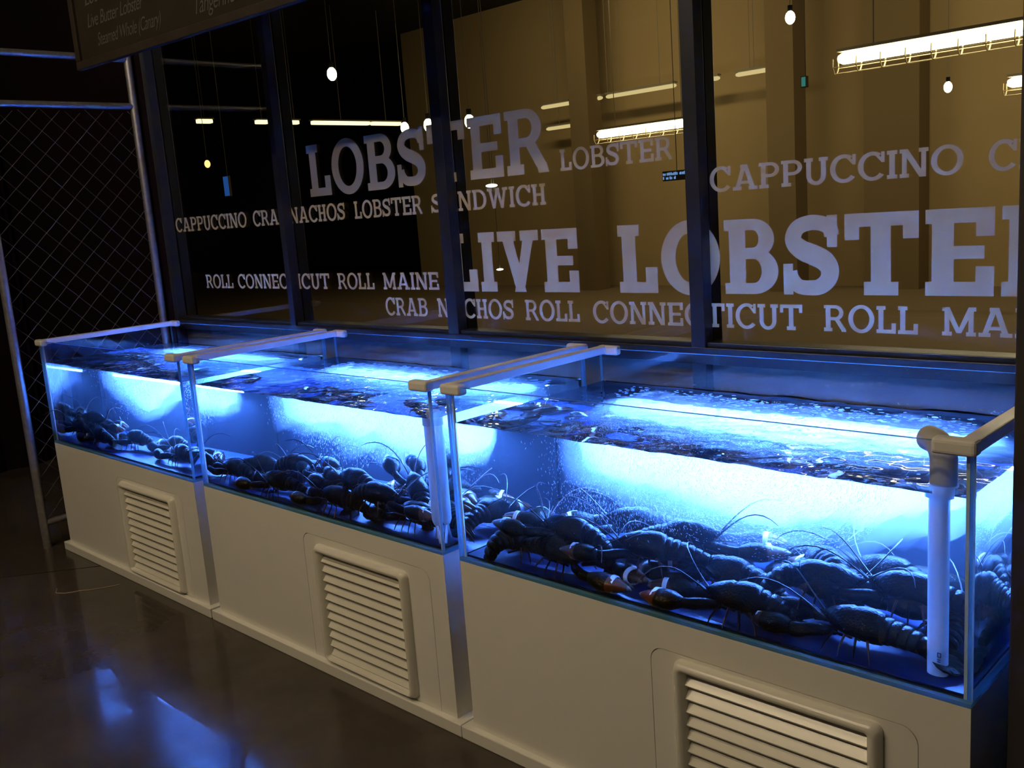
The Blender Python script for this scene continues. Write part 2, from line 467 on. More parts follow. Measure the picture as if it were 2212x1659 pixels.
def make_led(i, label, x0, x1, y):
    z = 0.845
    t = thing('led_light_bar', label, 'light bar', (x0, y, z), 0, 'underwater light bars')
    L = x1 - x0
    MB().box(0, L, 0.007, 0.010, -0.008, 0.008).build('housing', M_plastic, t)
    MB().box(0, L, -0.016, 0.007, 0.0085, 0.0115).build('added_shade', M_plastic, t, bevel=0.001)  # strip added over the diodes to block light rising out of the water
    d = MB(); n = int(L / 0.0155)
    for k in range(n):
        x = (k + 0.5) * L / n
        d.ball((x, 0, 0), 0.0055, 6, 3)
    d.build('diode_row', M_led, t)
    for x in (0.04, L - 0.04):
        MB().box(x - 0.008, x + 0.008, 0.010, 0.652 - y, -0.004, 0.004).build('bracket', M_plastic, t)
make_led(0, 'submerged blue white light bar at the back of the leftmost tank', -2.300, -1.215, 0.615)
make_led(1, 'submerged blue white light bar at the back of the middle tank', -0.860, 0.225, 0.600)
make_led(2, 'submerged blue white light bar at the back of the nearest tank', 0.565, 1.640, 0.560)

# air bubbles
def spindle(mb, p, d, l, r):
    d = Vector(d).normalized(); a = d.orthogonal().normalized(); b = d.cross(a); p = Vector(p)
    vs = [p - d*l, p + a*r, p + b*r, p - a*r, p - b*r, p + d*l]
    mb.add(vs, [(0, 2, 1), (0, 3, 2), (0, 4, 3), (0, 1, 4), (5, 1, 2), (5, 2, 3), (5, 3, 4), (5, 4, 1)])
def bubbles(i, label, n, sampler):
    xl, xr = TANKS[i]; m = MB(); c = 0
    while c < n:
        s = sampler()
        if s is None: continue
        p, d, l, r = s
        if not (xl + 0.03 < p[0] < xr - 0.03 and 0.04 < p[1] < D - 0.05 and ZC + 0.09 < p[2] < ZW - 0.006): continue
        spindle(m, p, d, l, r); c += 1
    o = m.build('air_bubbles', M_bubble, smooth=True)
    tag(o, label, 'bubbles', 'air bubbles in the tanks', 'stuff')
def samp3():
    q = rnd.random()
    if q < 0.62:
        a = rnd.uniform(0, 2*PI); rr = math.sqrt(rnd.random())
        x = 1.16 + 0.34*rr*math.cos(a); z = 0.840 + 0.190*rr*math.sin(a)
        y = min(0.6, max(0.16, rnd.gauss(0.42, 0.09)))
        if z > ZW - 0.006: return None
        d = (-math.sin(a)*1.6 + rnd.gauss(0, .3), rnd.gauss(0, .3), math.cos(a) + rnd.gauss(0, .3))
        return (x, y, z), d, rnd.uniform(0.001, 0.005), rnd.uniform(0.0003, 0.0008)
    x = rnd.uniform(0.62, 1.05); z = rnd.uniform(0.66, 0.93); y = rnd.gauss(0.36, 0.1)
    return (x, y, z), (rnd.gauss(0, .35), 0, 1), rnd.uniform(0.001, 0.005), rnd.uniform(0.00025, 0.0006)
bubbles(2, 'swirling cloud of fine air bubbles under the light of the nearest tank', 15000, samp3)
def samp2():
    x = rnd.uniform(-0.82, 0.20); t = (x + 0.82) / 1.02
    zmin = 0.80 - 0.14*math.sin(PI*min(1, t*1.3)) + 0.02*math.sin(40*x)
    z = ZW - 0.006 - (ZW - zmin) * rnd.random()**1.3
    return (x, rnd.gauss(0.46, 0.06), z), (rnd.gauss(0.2, .3), 0, 1), rnd.uniform(0.001, 0.006), rnd.uniform(0.0004, 0.0009)
bubbles(1, 'curtain of fine air bubbles under the light of the middle tank', 9000, samp2)
def samp1():
    x = rnd.gauss(-1.93, 0.15); z = ZW - 0.006 - abs(rnd.gauss(0, 0.13))
    if z < 0.69 + abs(x + 1.93) * 0.5: return None
    return (x, rnd.gauss(0.42, 0.06), z), (rnd.gauss(0, .5), 0, 1), rnd.uniform(0.001, 0.005), rnd.uniform(0.0005, 0.0011)
bubbles(0, 'ragged plume of air bubbles in the leftmost tank', 7000, samp1)

# dense mist of micro bubbles that hangs around the lights, and foam films floating on the water
def mist_material(name, density):
    m, nt, out = nmat(name)
    v = nt.nodes.new('ShaderNodeVolumeScatter'); v.inputs['Color'].default_value = (0.97, 0.99, 1, 1)
    v.inputs['Density'].default_value = density; v.inputs['Anisotropy'].default_value = 0.0
    nt.links.new(v.outputs[0], out.inputs['Volume'])
    return m
M_mist = mist_material('bubble_mist', 3.5)
M_haze = mist_material('bubble_haze', 0.9)
def mist(i, label, x0, x1, cy, ry, low, mat=None):
    """a curtain of mist along the light; low(u) is its lower edge"""
    m = MB(); rings = []; n = 56; ns = 22; ztop = ZW - 0.010
    for a in range(n + 1):
        u = a/n; x = x0 + (x1-x0)*u
        e = min(1, 16*u + 0.15, 8*(1-u) + 0.05)
        zl = low(u) + 0.028*mnoise.noise(Vector((x*11, i*7.0, 0))) + 0.014*mnoise.noise(Vector((x*37, i*3.0, 4)))
        zc = (ztop + zl)/2; rz = (ztop - zl)/2 * (0.35 + 0.65*e)
        ring = []
        for b in range(ns):
            ph = 2*PI*b/ns
            k = 1 + 0.30*mnoise.noise(Vector((x*14, math.cos(ph)*1.6 + i*5, math.sin(ph)*1.6)))
            cph, sph = math.cos(ph), math.sin(ph)
            yy = cy + ry*e*k*math.copysign(abs(cph)**0.6, cph); zz = zc + rz*k*math.copysign(abs(sph)**0.6, sph)
            ring.append((x, max(0.06, min(yy, D - 0.030)), min(zz, ztop)))
        rings.append(ring)
    m.loft(rings)
    tag(m.build('bubble_mist', mat or M_mist, smooth=True), label, 'mist', 'bubble mist in the tanks', 'stuff')
def bump(u, c, w): return math.exp(-((u - c)/w)**2)
mist(2, 'thin blue haze of bubbles spreading below the light of the nearest tank', 0.560, 1.700, 0.47, 0.16, lambda u: 0.735 - 0.10*bump(u, 0.45, 0.30), M_haze)
mist(1, 'thin blue haze of bubbles spreading below the light of the middle tank', -0.880, 0.280, 0.50, 0.14, lambda u: 0.745 - 0.08*bump(u, 0.7, 0.35), M_haze)
mist(0, 'thin blue haze of bubbles in the leftmost tank', -2.320, -1.230, 0.53, 0.11, lambda u: 0.80 - 0.13*bump(u, 0.36, 0.22), M_haze)
mist(2, 'white mist of micro bubbles around the light of the nearest tank', 0.585, 1.650, 0.52, 0.115, lambda u: 0.775 - 0.085*bump(u, 0.50, 0.24) - 0.03*bump(u, 0.12, 0.12))
mist(1, 'white mist of micro bubbles around the light of the middle tank', -0.850, 0.240, 0.54, 0.10, lambda u: 0.790 - 0.06*bump(u, 0.75, 0.3) - 0.02*bump(u, 0.12, 0.12))
mist(0, 'white mist of micro bubbles in the leftmost tank', -2.290, -1.300, 0.56, 0.08, lambda u: 0.845 - 0.13*bump(u, 0.36, 0.17))
def foam_material():
    m, nt, out = nmat('foam_film')
    t = nt.nodes.new('ShaderNodeBsdfTranslucent'); t.inputs[0].default_value = (0.7, 0.75, 0.8, 1)
    d = nt.nodes.new('ShaderNodeBsdfDiffuse'); d.inputs[0].default_value = (0.5, 0.5, 0.5, 1)
    ms = nt.nodes.new('ShaderNodeMixShader'); ms.inputs[0].default_value = 0.25
    nt.links.new(t.outputs[0], ms.inputs[1]); nt.links.new(d.outputs[0], ms.inputs[2]); nt.links.new(ms.outputs[0], out.inputs[0])
    return m
M_foam = foam_material()
def foam(i, label, n, sampler):
    m = MB(); xl, xr = TANKS[i]; c = 0
    while c < n:
        x, y, r = sampler()
        if not (xl + 0.04 < x < xr - 0.04 and 0.05 < y < D - 0.05): continue
        k = rnd.randint(7, 11); e = rnd.uniform(0.6, 1.0); a0 = rnd.uniform(0, PI)
        m.add([(x + r*(1 + rnd.uniform(-.2, .2))*math.cos(2*PI*q/k), y + e*r*(1 + rnd.uniform(-.2, .2))*math.sin(2*PI*q/k), ZW - 0.0085 - 0.000002*c) for q in range(k)], [tuple(range(k))]); c += 1
    tag(m.build('foam', M_foam), label, 'foam', 'foam on the water', 'stuff')
def foam3():
    if rnd.random() < 0.55: return rnd.uniform(0.55, 1.66), rnd.gauss(0.56, 0.045), rnd.uniform(0.0015, 0.008)
    return rnd.gauss(1.18, 0.26), rnd.gauss(0.28, 0.13), rnd.uniform(0.0012, 0.006)
foam(2, 'flecks of foam floating above the light of the nearest tank', 900, foam3)
def foam2():
    u = rnd.random()
    if u < 0.55: return rnd.uniform(-0.72, 0.25), rnd.gauss(0.55, 0.035), rnd.uniform(0.003, 0.014)
    if u < 0.60: return rnd.uniform(-0.86, -0.6), rnd.gauss(0.52, 0.05), rnd.uniform(0.010, 0.022)
    return rnd.gauss(-0.3, 0.25), rnd.gauss(0.34, 0.11), rnd.uniform(0.0015, 0.007)
foam(1, 'blotches of foam floating above the light of the middle tank', 520, foam2)
def foam1():
    if rnd.random() < 0.5: return rnd.uniform(-2.3, -1.2), rnd.gauss(0.58, 0.02), rnd.uniform(0.001, 0.005)
    return rnd.gauss(-1.8, 0.2), rnd.gauss(0.3, 0.12), rnd.uniform(0.0015, 0.007)
foam(0, 'flecks of foam floating in the leftmost tank', 260, foam1)

# standpipes
t = thing('standpipe', 'pale plastic drain pipe with grey elbow in the front corner of the nearest tank', 'pipe', (1.672, 0.088, ZC + 0.0185), 0, 'drain pipes in the tanks')
hz = ZW - ZC - 0.0185
MB().tube([(0, 0, 0), (0, 0, hz + 0.005)], 0.0195, 20).build('pipe', M_pipe, t, smooth='auto')
arc = [(0, 0, hz - 0.015), (0, 0, hz + 0.040)]
dv = Vector((-0.72, 0.69, 0))
for k in range(1, 9):
    a = 0.5*PI*k/8
    q = dv * (0.032*(1 - math.cos(a))); arc.append((q.x, q.y, hz + 0.040 + 0.032*math.sin(a)))
q = dv * 0.060; arc.append((q.x, q.y, hz + 0.072))
MB().tube(arc, 0.0245, 20).build('elbow', M_pipe_grey, t, smooth='auto')
MB().tube([(0, 0, hz - 0.022), (0, 0, hz - 0.008)], 0.0265, 20).build('collar', M_pipe, t, smooth='auto')
m = MB()
for k, (w, h) in enumerate(((0.007, 0.0012), (0.007, 0.0012))): m.box(0.004, 0.004 + w, -0.0203, -0.0196, 0.040 + 0.008*k, 0.040 + 0.008*k + h)
m.box(0.004, 0.0052, -0.0203, -0.0196, 0.040, 0.049).box(0.0098, 0.011, -0.0200, -0.0185, 0.040, 0.049)
m.box(0.004, 0.010, -0.0203, -0.0194, 0.030, 0.0315).box(0.004, 0.010, -0.0203, -0.0194, 0.034, 0.0352)
m.build('printed_mark', M_ink, t)
t = thing('standpipe', 'white plastic pipe standing in the front right corner of the middle tank', 'pipe', (0.262, 0.066, ZC + 0.0185), 0, 'drain pipes in the tanks')
MB().tube([(0, 0, 0.048), (0, 0, 0.062), (0, 0, hz - 0.03)], [0.010, 0.0165, 0.0165], 18).build('pipe', M_pipe, t, smooth='auto')
MB().tube([(0, 0, hz - 0.03), (0, 0, hz + 0.010)], 0.020, 18).build('collar', M_pipe_grey, t, smooth='auto')
MB().tube([(0, 0, 0.052), (0.026, -0.026, 0.0)], 0.005, 8).build('foot', M_pipe, t, smooth='auto')
MB().tube([(0, 0, 0.052), (-0.020, 0.020, 0.0)], 0.005, 8).build('foot', M_pipe, t, smooth='auto')

# ------------------------------------------------------------------ lobsters
def ell(c, ax, ay, rx, ry, n=14, flat=1.0):
    out = []
    for k in range(n):
        a = 2*PI*k/n
        s, co = math.sin(a), math.cos(a)
        out.append(Vector(c) + Vector(ax)*(rx*co) + Vector(ay)*(ry*(s if s > 0 else s*flat)))
    return out
def lobster_mesh(curl, spread, claw_bend, seed):
    R = random.Random(seed); m = MB()
    Y, Z = Vector((0, 1, 0)), Vector((0, 0, 1))
    # carapace
    prof = [(0.082, .002, .002, .050), (0.070, .006, .006, .048), (0.055, .016, .016, .045), (0.035, .024, .023, .043), (0.012, .029, .028, .042),
            (0.006, .0275, .0265, .042), (-0.015, .031, .030, .042), (-0.040, .031, .030, .041), (-0.056, .028, .027, .040), (-0.060, .024, .024, .039)]
    m.loft([ell((x, 0, zc + 0.008), Y, Z, ry*1.38, rz*1.38, 16, 0.75) for x, ry, rz, zc in prof])
    # tail: six overlapping rings bending down by curl
    ang = 0.0; p = Vector((-0.056, 0, 0.047)); seg = 0.0185; rings = []
    for k in range(6):
        w = 0.0370 - 0.0028*k; h = 0.0315 - 0.0024*k
        for f, s in ((0.0, 0.93), (0.12, 1.03), (0.60, 1.06), (0.97, 1.0)):
            d = Vector((-math.cos(ang), 0, -math.sin(ang))); up = Vector((-math.sin(ang), 0, math.cos(ang)))
            rings.append(ell(p + d*seg*f, Y, up, w*s, h*s, 16, 0.7))
        p = p + d*seg; ang += curl/6
    m.loft(rings)
    # tail fan
    d = Vector((-math.cos(ang), 0, -math.sin(ang))); up = Vector((-math.sin(ang), 0, math.cos(ang)))
    for a in (-0.95, -0.5, 0, 0.5, 0.95):
        dd = (d*math.cos(a) + Y*math.sin(a)).normalized(); side = up.cross(dd).normalized()
        m.loft([ell(p + dd*x - up*0.004, side, up, w, 0.0028, 10) for x, w in ((-0.006, .007), (0.008, .014), (0.028, .020), (0.046, .017), (0.053, .008))])
    # arms and claws
    bands = []
    for s in (-1, 1):
        kk = 0.92 if s > 0 else 1.0
        a0 = Vector((0.040, s*0.020, 0.030)); a1 = Vector((0.066, s*(0.040 + 0.02*spread), 0.034)); a2 = Vector((0.098, s*(0.046 + 0.035*spread), 0.028)); a3 = Vector((0.122, s*(0.046 + 0.03*spread), 0.026))
        m.tube([a0, a1, a2, a3], [0.010, 0.013, 0.0145, 0.012], 10)
        dirv = Vector((math.cos(claw_bend), -s*math.sin(claw_bend)*0.9, -0.03)).normalized(); side = Z.cross(dirv).normalized()
        L = 0.128*kk; rows, mis = [], []
        for tt, w, h in ((0, .009, .009), (.08, .015, .011), (.22, .0235, .0145), (.38, .0265, .0155), (.52, .0245, .0145), (.66, .0190, .0115), (.80, .0125, .0085), (.92, .007, .005), (1.0, .0015, .0015)):
            rows.append(ell(a3 + dirv*(L*tt) + side*(s*(0.004 + 0.006*tt)), side, Z, w*1.4, h*1.6, 12, 0.9)); mis.append(0 if tt < 0.45 else (1 if tt < 0.85 else 2))
        m.loft(rows, mis[:-1])
        rows, mis = [], []
        for tt, w, h in ((.40, .006, .006), (.48, .0105, .010), (.62, .0110, .0095), (.78, .0085, .0075), (.90, .005, .0045), (.975, .0015, .0015)):
            rows.append(ell(a3 + dirv*(L*tt) - side*(s*(0.024 - 0.012*tt)), side, Z, w*1.2, h*1.3, 10)); mis.append(1 if tt < 0.85 else 2)
        m.loft(rows, mis[:-1])
        # underside of the wrist
        m.tube([a2 - Z*0.006, a3 - Z*0.007], [0.008, 0.008], 8, 1)
        cb = a3 + dirv*(L*0.60) + side*(s*0.001)
        bands.append((cb, dirv, side))
    # walking legs
    for s in (-1, 1):
        for k in range(4):
            x = 0.022 - 0.018*k; sw = (0.5 - 0.38*k) * 0.9 + R.uniform(-.12, .12)
            h = Vector((x, s*0.026, 0.026)); kx = math.sin(sw)
            m.tube([h, h + Vector((0.022*kx, s*0.030, 0.012)), h + Vector((0.045*kx, s*0.052, -0.008)), h + Vector((0.055*kx, s*0.062, -0.026))], [0.0036, 0.0030, 0.0025, 0.0010], 6, 1 if k % 2 else 0)
    # antennae and eyes
    for s in (-1, 1):
        b = Vector((0.066, s*0.010, 0.047)); pts = []
        bend = R.uniform(0.2, 1.0)
        for q in range(9):
            u = q/8; aa = s*(0.35 + bend*u)
            pts.append(b + Vector((0.20*u*math.cos(aa) , 0.20*u*math.sin(aa), 0.075*math.sin(u*2.2))))
        m.tube(pts, [0.0034, 0.0024] + [0.0016]*5 + [0.0011, 0.0006], 6, 3)
        m.tube([b + Vector((0.002, -s*0.004, 0.003)), b + Vector((0.03, s*0.004, 0.028))], [0.0014, 0.0006], 5, 3)
        m.ball((0.062, s*0.012, 0.056), 0.0042, 8, 5)
    return m, bands
SHAPES = []
for curl, spread, cb, seed in ((0.35, 0.6, 0.20, 1), (1.5, 0.2, 0.10, 2), (0.8, 1.3, 0.45, 3)):
    SHAPES.append(lobster_mesh(curl, spread, cb, seed))
def band_mesh(cb, dirv, side):
    b = MB(); Zv = Vector((0, 0, 1))
    b.loft([ell(cb + dirv*x, side, Zv, w, h, 18) for x, w, h in ((-0.0060, .0325, .0205), (-0.0060, .0345, .0230), (0.0060, .0332, .0220), (0.0060, .0305, .0190))], 0, cap=False)
    return b
PROTO = []
for (m, bands) in SHAPES:
    o = m.build('lobster', [M_shell, M_accent, M_pale, M_feeler], smooth='auto', angle=55)
    kids = [band_mesh(*b).build('rubber_band', M_band_white, o, smooth='auto') for b in bands]
    PROTO.append((o, kids))
USED = set()
def lobster(shape, x, y, z, head, label, group, bands=('w', 'w'), pitch=0, roll=0, s=1.0):
    src, kids = PROTO[shape]
    if shape not in USED: o, ks = src, kids; USED.add(shape)
    else:
        o = src.copy(); COL.objects.link(o); ks = []
        for k in kids:
            c = k.copy(); COL.objects.link(c); c.parent = o; ks.append(c)
    o.location = (x, y, z)
    o.rotation_euler = (math.radians(roll), math.radians(-pitch), math.radians(head))
    o.scale = (s, s, s)
    for k, b in zip(ks, bands):
        k.material_slots[0].link = 'OBJECT'
        k.material_slots[0].material = M_band_blue if b == 'b' else M_band_white
    tag(o, label, 'lobster', group)
ZL = ZC + 0.019
G3, G2, G1 = 'lobsters in the nearest tank', 'lobsters in the middle tank', 'lobsters in the leftmost tank'
lobster(0, 1.505, 0.115, ZL, 176, 'large dark lobster at the front of the nearest tank, ribbed tail beside the pipe', G3)
lobster(1, 1.240, 0.090, ZL, 186, 'olive lobster along the front glass above the middle of the large vent', G3)
lobster(2, 1.150, 0.235, ZL + 0.01, 174, 'lobster with a white banded claw lying behind the front row, centre of the nearest tank', G3)
lobster(0, 0.735, 0.100, ZL, -6, 'lobster pointing right with orange claw against the front glass of the nearest tank', G3)
lobster(1, 0.715, 0.150, ZL + 0.052, 182, 'lobster atop the left pile of the nearest tank, pale claw tip pointing left', G3, pitch=4)
lobster(2, 0.500, 0.360, ZL, 100, 'dark lobster against the left side glass of the nearest tank', G3)
lobster(0, 0.810, 0.390, ZL + 0.045, 202, 'lobster with two white claw bands behind the left pile of the nearest tank', G3)
lobster(0, 1.560, 0.270, ZL + 0.050, 182, 'lobster reaching its claw left above the large ribbed tail', G3, pitch=2)
lobster(1, 1.335, 0.400, ZL + 0.030, 128, 'bluish lobster with its tail raised in the middle of the nearest tank', G3, pitch=-16)
lobster(1, 1.000, 0.420, ZL, 188, 'bluish round-backed lobster below the bubble swirl', G3)
lobster(2, 1.230, 0.540, ZL, 20, 'lobster at the back glass of the nearest tank, right of centre', G3)
lobster(0, 1.660, 0.330, ZL, 92, 'lobster with its arched tail behind the pipe at the right end', G3)
lobster(2, 0.800, 0.550, ZL, 160, 'lobster at the back glass of the nearest tank, left of centre', G3)
lobster(0, 1.560, 0.500, ZL, 10, 'lobster in the far right corner of the nearest tank', G3)
lobster(1, 0.560, 0.150, ZL, 60, 'lobster in the front left corner of the nearest tank under the pile', G3)
lobster(0, 1.020, 0.330, ZL + 0.055, 20, 'lobster lying across the heap left of centre in the nearest tank', G3, pitch=5)
lobster(0, 0.950, 0.180, ZL + 0.045, 195, 'lobster lying across the front row under the bubble swirl', G3)
lobster(1, 1.400, 0.235, ZL + 0.045, 20, 'lobster behind the olive one, resting on the others and facing right', G3)
lobster(1, 1.480, 0.400, ZL + 0.040, 160, 'lobster behind the claw raised above the ribbed tail', G3)
lobster(1, -0.905, 0.135, ZL, 176, 'rounded dark lobster in the front left corner of the middle tank', G2)
lobster(0, -0.600, 0.100, ZL, 184, 'black lobster along the front glass, left half of the middle tank', G2)
lobster(2, -0.320, 0.170, ZL + 0.04, 150, 'lobster raising a red brown claw in the middle tank', G2, ('b', 'w'), pitch=14)
lobster(1, -0.180, 0.150, ZL + 0.050, 168, 'large lobster with high curved back, centre of the middle tank', G2, s=1.1)
lobster(0, -0.240, 0.085, ZL, 178, 'dark lobster under the curved one at the front of the middle tank', G2)
lobster(0, 0.130, 0.130, ZL, 172, 'lobster on the floor near the pipe in the middle tank', G2, ('b', 'b'))
lobster(1, 0.060, 0.240, ZL + 0.060, 140, 'brown lobster with blue claw bands climbing beside the pipe', G2, ('b', 'b'), pitch=22)
lobster(2, -0.620, 0.380, ZL, 200, 'lobster at the back left of the middle tank', G2)
lobster(0, -0.050, 0.440, ZL, 170, 'lobster at the back right of the middle tank', G2)
lobster(1, -0.520, 0.200, ZL + 0.055, 15, 'lobster on top of the heap at the left of the middle tank', G2)
lobster(0, -0.760, 0.220, ZL + 0.020, 30, 'lobster behind the corner mound in the middle tank', G2)
lobster(1, -0.010, 0.100, ZL + 0.040, 10, 'lobster facing right on the floor between the curved one and the pipe', G2)
lobster(0, -2.180, 0.230, ZL + 0.055, 20, 'lobster on top of the heap at the fence end of the leftmost tank', G1)
lobster(1, -2.360, 0.260, ZL + 0.060, 120, 'topmost dark lobster against the end glass of the leftmost tank', G1)
lobster(2, -1.350, 0.180, ZL, 165, 'lobster near the right end glass of the leftmost tank', G1)
lobster(1, -2.300, 0.170, ZL + 0.015, 190, 'dark lobster heaped against the fence end of the leftmost tank', G1, s=1.05)
lobster(0, -2.060, 0.120, ZL, 174, 'lobster on the floor at the front of the leftmost tank', G1)
lobster(2, -1.830, 0.270, ZL, 190, 'lobster with white bands in the middle of the leftmost tank', G1)
lobster(0, -1.520, 0.330, ZL, 176, 'lobster at the right of the leftmost tank, bands showing white', G1)
lobster(1, -2.220, 0.400, ZL, 150, 'lobster at the back of the leftmost tank', G1)

# ------------------------------------------------------------------ slab-serif lettering on the window
def glyph(ch, s, t):
    """quads of one slab-serif capital, cap height 1; returns (list of quads, width)"""
    Q = []
    def R(x0, x1, y0, y1): Q.append([(x0, y0), (x1, y0), (x1, y1), (x0, y1)])
    def P(*p): Q.append(list(p))
    def arc(cx, cy, rx, ry, a0, a1, tx, ty, n=20):
        for k in range(n):
            a, b = a0 + (a1-a0)*k/n, a0 + (a1-a0)*(k+1)/n
            P((cx + rx*math.cos(a), cy + ry*math.sin(a)), (cx + rx*math.cos(b), cy + ry*math.sin(b)),
              (cx + (rx-tx)*math.cos(b), cy + (ry-ty)*math.sin(b)), (cx + (rx-tx)*math.cos(a), cy + (ry-ty)*math.sin(a)))
    o = 0.07
    if ch == 'I':
        W = s + 2*o; R(o, o+s, 0, 1); R(0, W, 0, t); R(0, W, 1-t, 1)
    elif ch == 'L':
        W = 0.66; R(o, o+s, 0, 1); R(0, s+2*o, 1-t, 1); R(0, W, 0, t); R(W-s*.85, W, 0, 0.38)
    elif ch == 'E':
        W = 0.72; R(o, o+s, 0, 1); R(0, W, 0, t); R(0, W, 1-t, 1); R(W-s*.8, W, 0, 0.34); R(W-s*.8, W, 0.68, 1); R(o, W-0.10, 0.5-t*.45, 0.5+t*.45)
    elif ch == 'T':
        W = 0.86; c = W/2; R(0, W, 1-t, 1); R(0, s*.75, 0.68, 1); R(W-s*.75, W, 0.68, 1); R(c-s/2, c+s/2, 0, 1); R(c-s/2-o*1.2, c+s/2+o*1.2, 0, t)
    elif ch == 'H':
        W = 2*s + 4*o + 0.12; R(o, o+s, 0, 1); R(W-o-s, W-o, 0, 1); R(o, W-o, 0.5-t*.45, 0.5+t*.45)
        for z0 in (0, 1-t): R(0, s+2*o, z0, z0+t); R(W-s-2*o, W, z0, z0+t)
    elif ch == 'N':
        W = 2*s + 0.50; st = s*.82; R(o, o+st, 0, 1); R(W-o-st, W-o, 0, 1); P((o*.6, 1), (o*.6+s*1.15, 1), (W-o, 0), (W-o-s*1.1, 0))
        R(0, st+2*o, 0, t); R(0, o+st*.6, 1-t, 1); R(W-st-2*o, W, 1-t, 1)
    elif ch == 'M':
        W = 2*s + 0.64; st = s*.85; R(o, o+st, 0, 1); R(W-o-st, W-o, 0, 1); c = W/2
        P((o*.5, 1), (o*.5+s*1.05, 1), (c+s*.42, 0.10), (c-s*.42, 0.10)); P((W-o*.5-s*1.05, 1), (W-o*.5, 1), (c+s*.42, 0.10), (c-s*.42, 0.10))
        R(0, st+2*o, 0, t); R(W-st-2*o, W, 0, t); R(0, st+o, 1-t, 1); R(W-st-o, W, 1-t, 1)
    elif ch == 'A':
        W = 0.94; c = W/2; P((o, 0), (o+s*.95, 0), (c+s*.36, 1), (c-s*.58, 1)); P((W-o-s*1.05, 0), (W-o, 0), (c+s*.58, 1), (c-s*.36, 1))
        R(0.22, W-0.22, 0.24, 0.24+t*.85); R(0, s+2*o+0.02, 0, t); R(W-s-2*o-0.02, W, 0, t); R(c-s*.95, c+s*.4, 1-t, 1)
    elif ch == 'V':
        W = 0.90; c = W/2; P((o, 1), (o+s*1.05, 1), (c+s*.55, 0), (c-s*.35, 0)); P((W-o-s*.95, 1), (W-o, 1), (c+s*.35, 0), (c-s*.55, 0))
        R(0, s+2*o+0.04, 1-t, 1); R(W-s-2*o-0.02, W, 1-t, 1)
    elif ch == 'W':
        W = 1.20; a = s*.88
        for (x0, x1) in ((o, 0.36), (0.60, 0.36), (0.60, 0.84), (W-o, 0.84)):
            xa = x0 - (a/2 if x0 not in (o,) else 0) ; xa = o if x0 == o else (W-o-a if x0 == W-o else x0-a/2)
            P((xa, 1), (xa+a, 1), (x1+a*.5, 0), (x1-a*.5, 0))
        R(0, s+2*o, 1-t, 1); R(W-s-2*o, W, 1-t, 1); R(0.60-s*.7, 0.60+s*.7, 1-t, 1)
    elif ch == 'O':
        W = 0.92; arc(W/2, 0.5, W/2, 0.525, 0, 2*PI, s, s*.78, 40)
    elif ch == 'C':
        W = 0.84; arc(0.46, 0.5, 0.46, 0.525, 0.30*PI, 1.78*PI, s, s*.80, 34); R(W-s*.62, W, 0.62, 1.0); P((0.60, 0.90), (W-s*.5, 0.80), (W-s*.5, 0.62), (0.56, 0.86))
    elif ch == 'U':
        W = 2*s + 0.46; st = s*.95; R(o, o+st, 0.34, 1); R(W-o-st, W-o, 0.34, 1); R(0, st+2*o, 1-t, 1); R(W-st-2*o, W, 1-t, 1)
        arc(W/2, 0.345, W/2-o, 0.37, PI, 2*PI, st, s*.80, 22)
    elif ch == 'D':
        W = 0.86; R(o, o+s, 0, 1); R(0, 0.42, 0, t*.95); R(0, 0.42, 1-t*.95, 1); arc(0.40, 0.5, W-0.40, 0.5, -PI/2, PI/2, s, t*.95, 24)
    elif ch in 'BPR':
        W = {'B': 0.76, 'P': 0.74, 'R': 0.82}[ch]
        R(o, o+s, 0, 1); tt = t*.9
        R(0, 0.42, 1-tt, 1); zm = 0.47 if ch == 'B' else 0.42
        R(o, 0.42, zm, zm+tt); h = (1 - zm)/2; rx = {'B': 0.30, 'P': 0.33, 'R': 0.31}[ch]
        arc(0.41, 1-h, rx, h, -PI/2, PI/2, s*.92, tt, 20)
        if ch == 'B':
            R(0, 0.42, 0, tt); h2 = (zm + tt)/2; arc(0.41, h2, 0.35, h2, -PI/2, PI/2, s*.98, tt, 20)
        else: R(0, s+2*o + (0.03 if ch == 'P' else 0), 0, t)
        if ch == 'R':
            P((0.36, zm+tt*.6), (0.36+s*1.05, zm+tt*.6), (W-0.02, t*.6), (W-0.02-s*1.05, t*.6)); P((W-s*1.15, t), (W-0.04, t), (W, 0), (W-s*1.0, 0))
    elif ch == 'S':
        W = 0.72
        c = [(.63, .74), (.60, .845), (.48, .905), (.34, .912), (.20, .86), (.135, .745), (.165, .645), (.27, .56), (.40, .505), (.53, .435), (.60, .33), (.585, .20), (.48, .105), (.34, .088), (.20, .11), (.115, .21), (.09, .30)]
        pts = []
        for k in range(len(c)-1):
            p0, p1, p2, p3 = c[max(0, k-1)], c[k], c[k+1], c[min(len(c)-1, k+2)]
            for q in range(4):
                u = q/4
                pts.append(tuple(0.5*((2*p1[i]) + (-p0[i]+p2[i])*u + (2*p0[i]-5*p1[i]+4*p2[i]-p3[i])*u*u + (-p0[i]+3*p1[i]-3*p2[i]+p3[i])*u**3) for i in (0, 1)))
        pts.append(c[-1])
        th = []
        for k, p in enumerate(pts):
            a = pts[max(0, k-1)]; b = pts[min(len(pts)-1, k+1)]
            dx, dy = b[0]-a[0], b[1]-a[1]; l = math.hypot(dx, dy) or 1
            u = k/(len(pts)-1); w = s*(0.40 + 0.16*math.exp(-((u-0.5)/0.18)**2)) * (1.0)
            th.append(((p[0]-dy/l*w, p[1]+dx/l*w), (p[0]+dy/l*w, p[1]-dx/l*w)))
        for a, b in zip(th, th[1:]): P(a[0], b[0], b[1], a[1])
        R(W-s*.55-.02, W-.02, 0.60, 1.0); R(0.0, s*.55, 0.0, 0.40)
    else: W = 0.4
    return Q, W

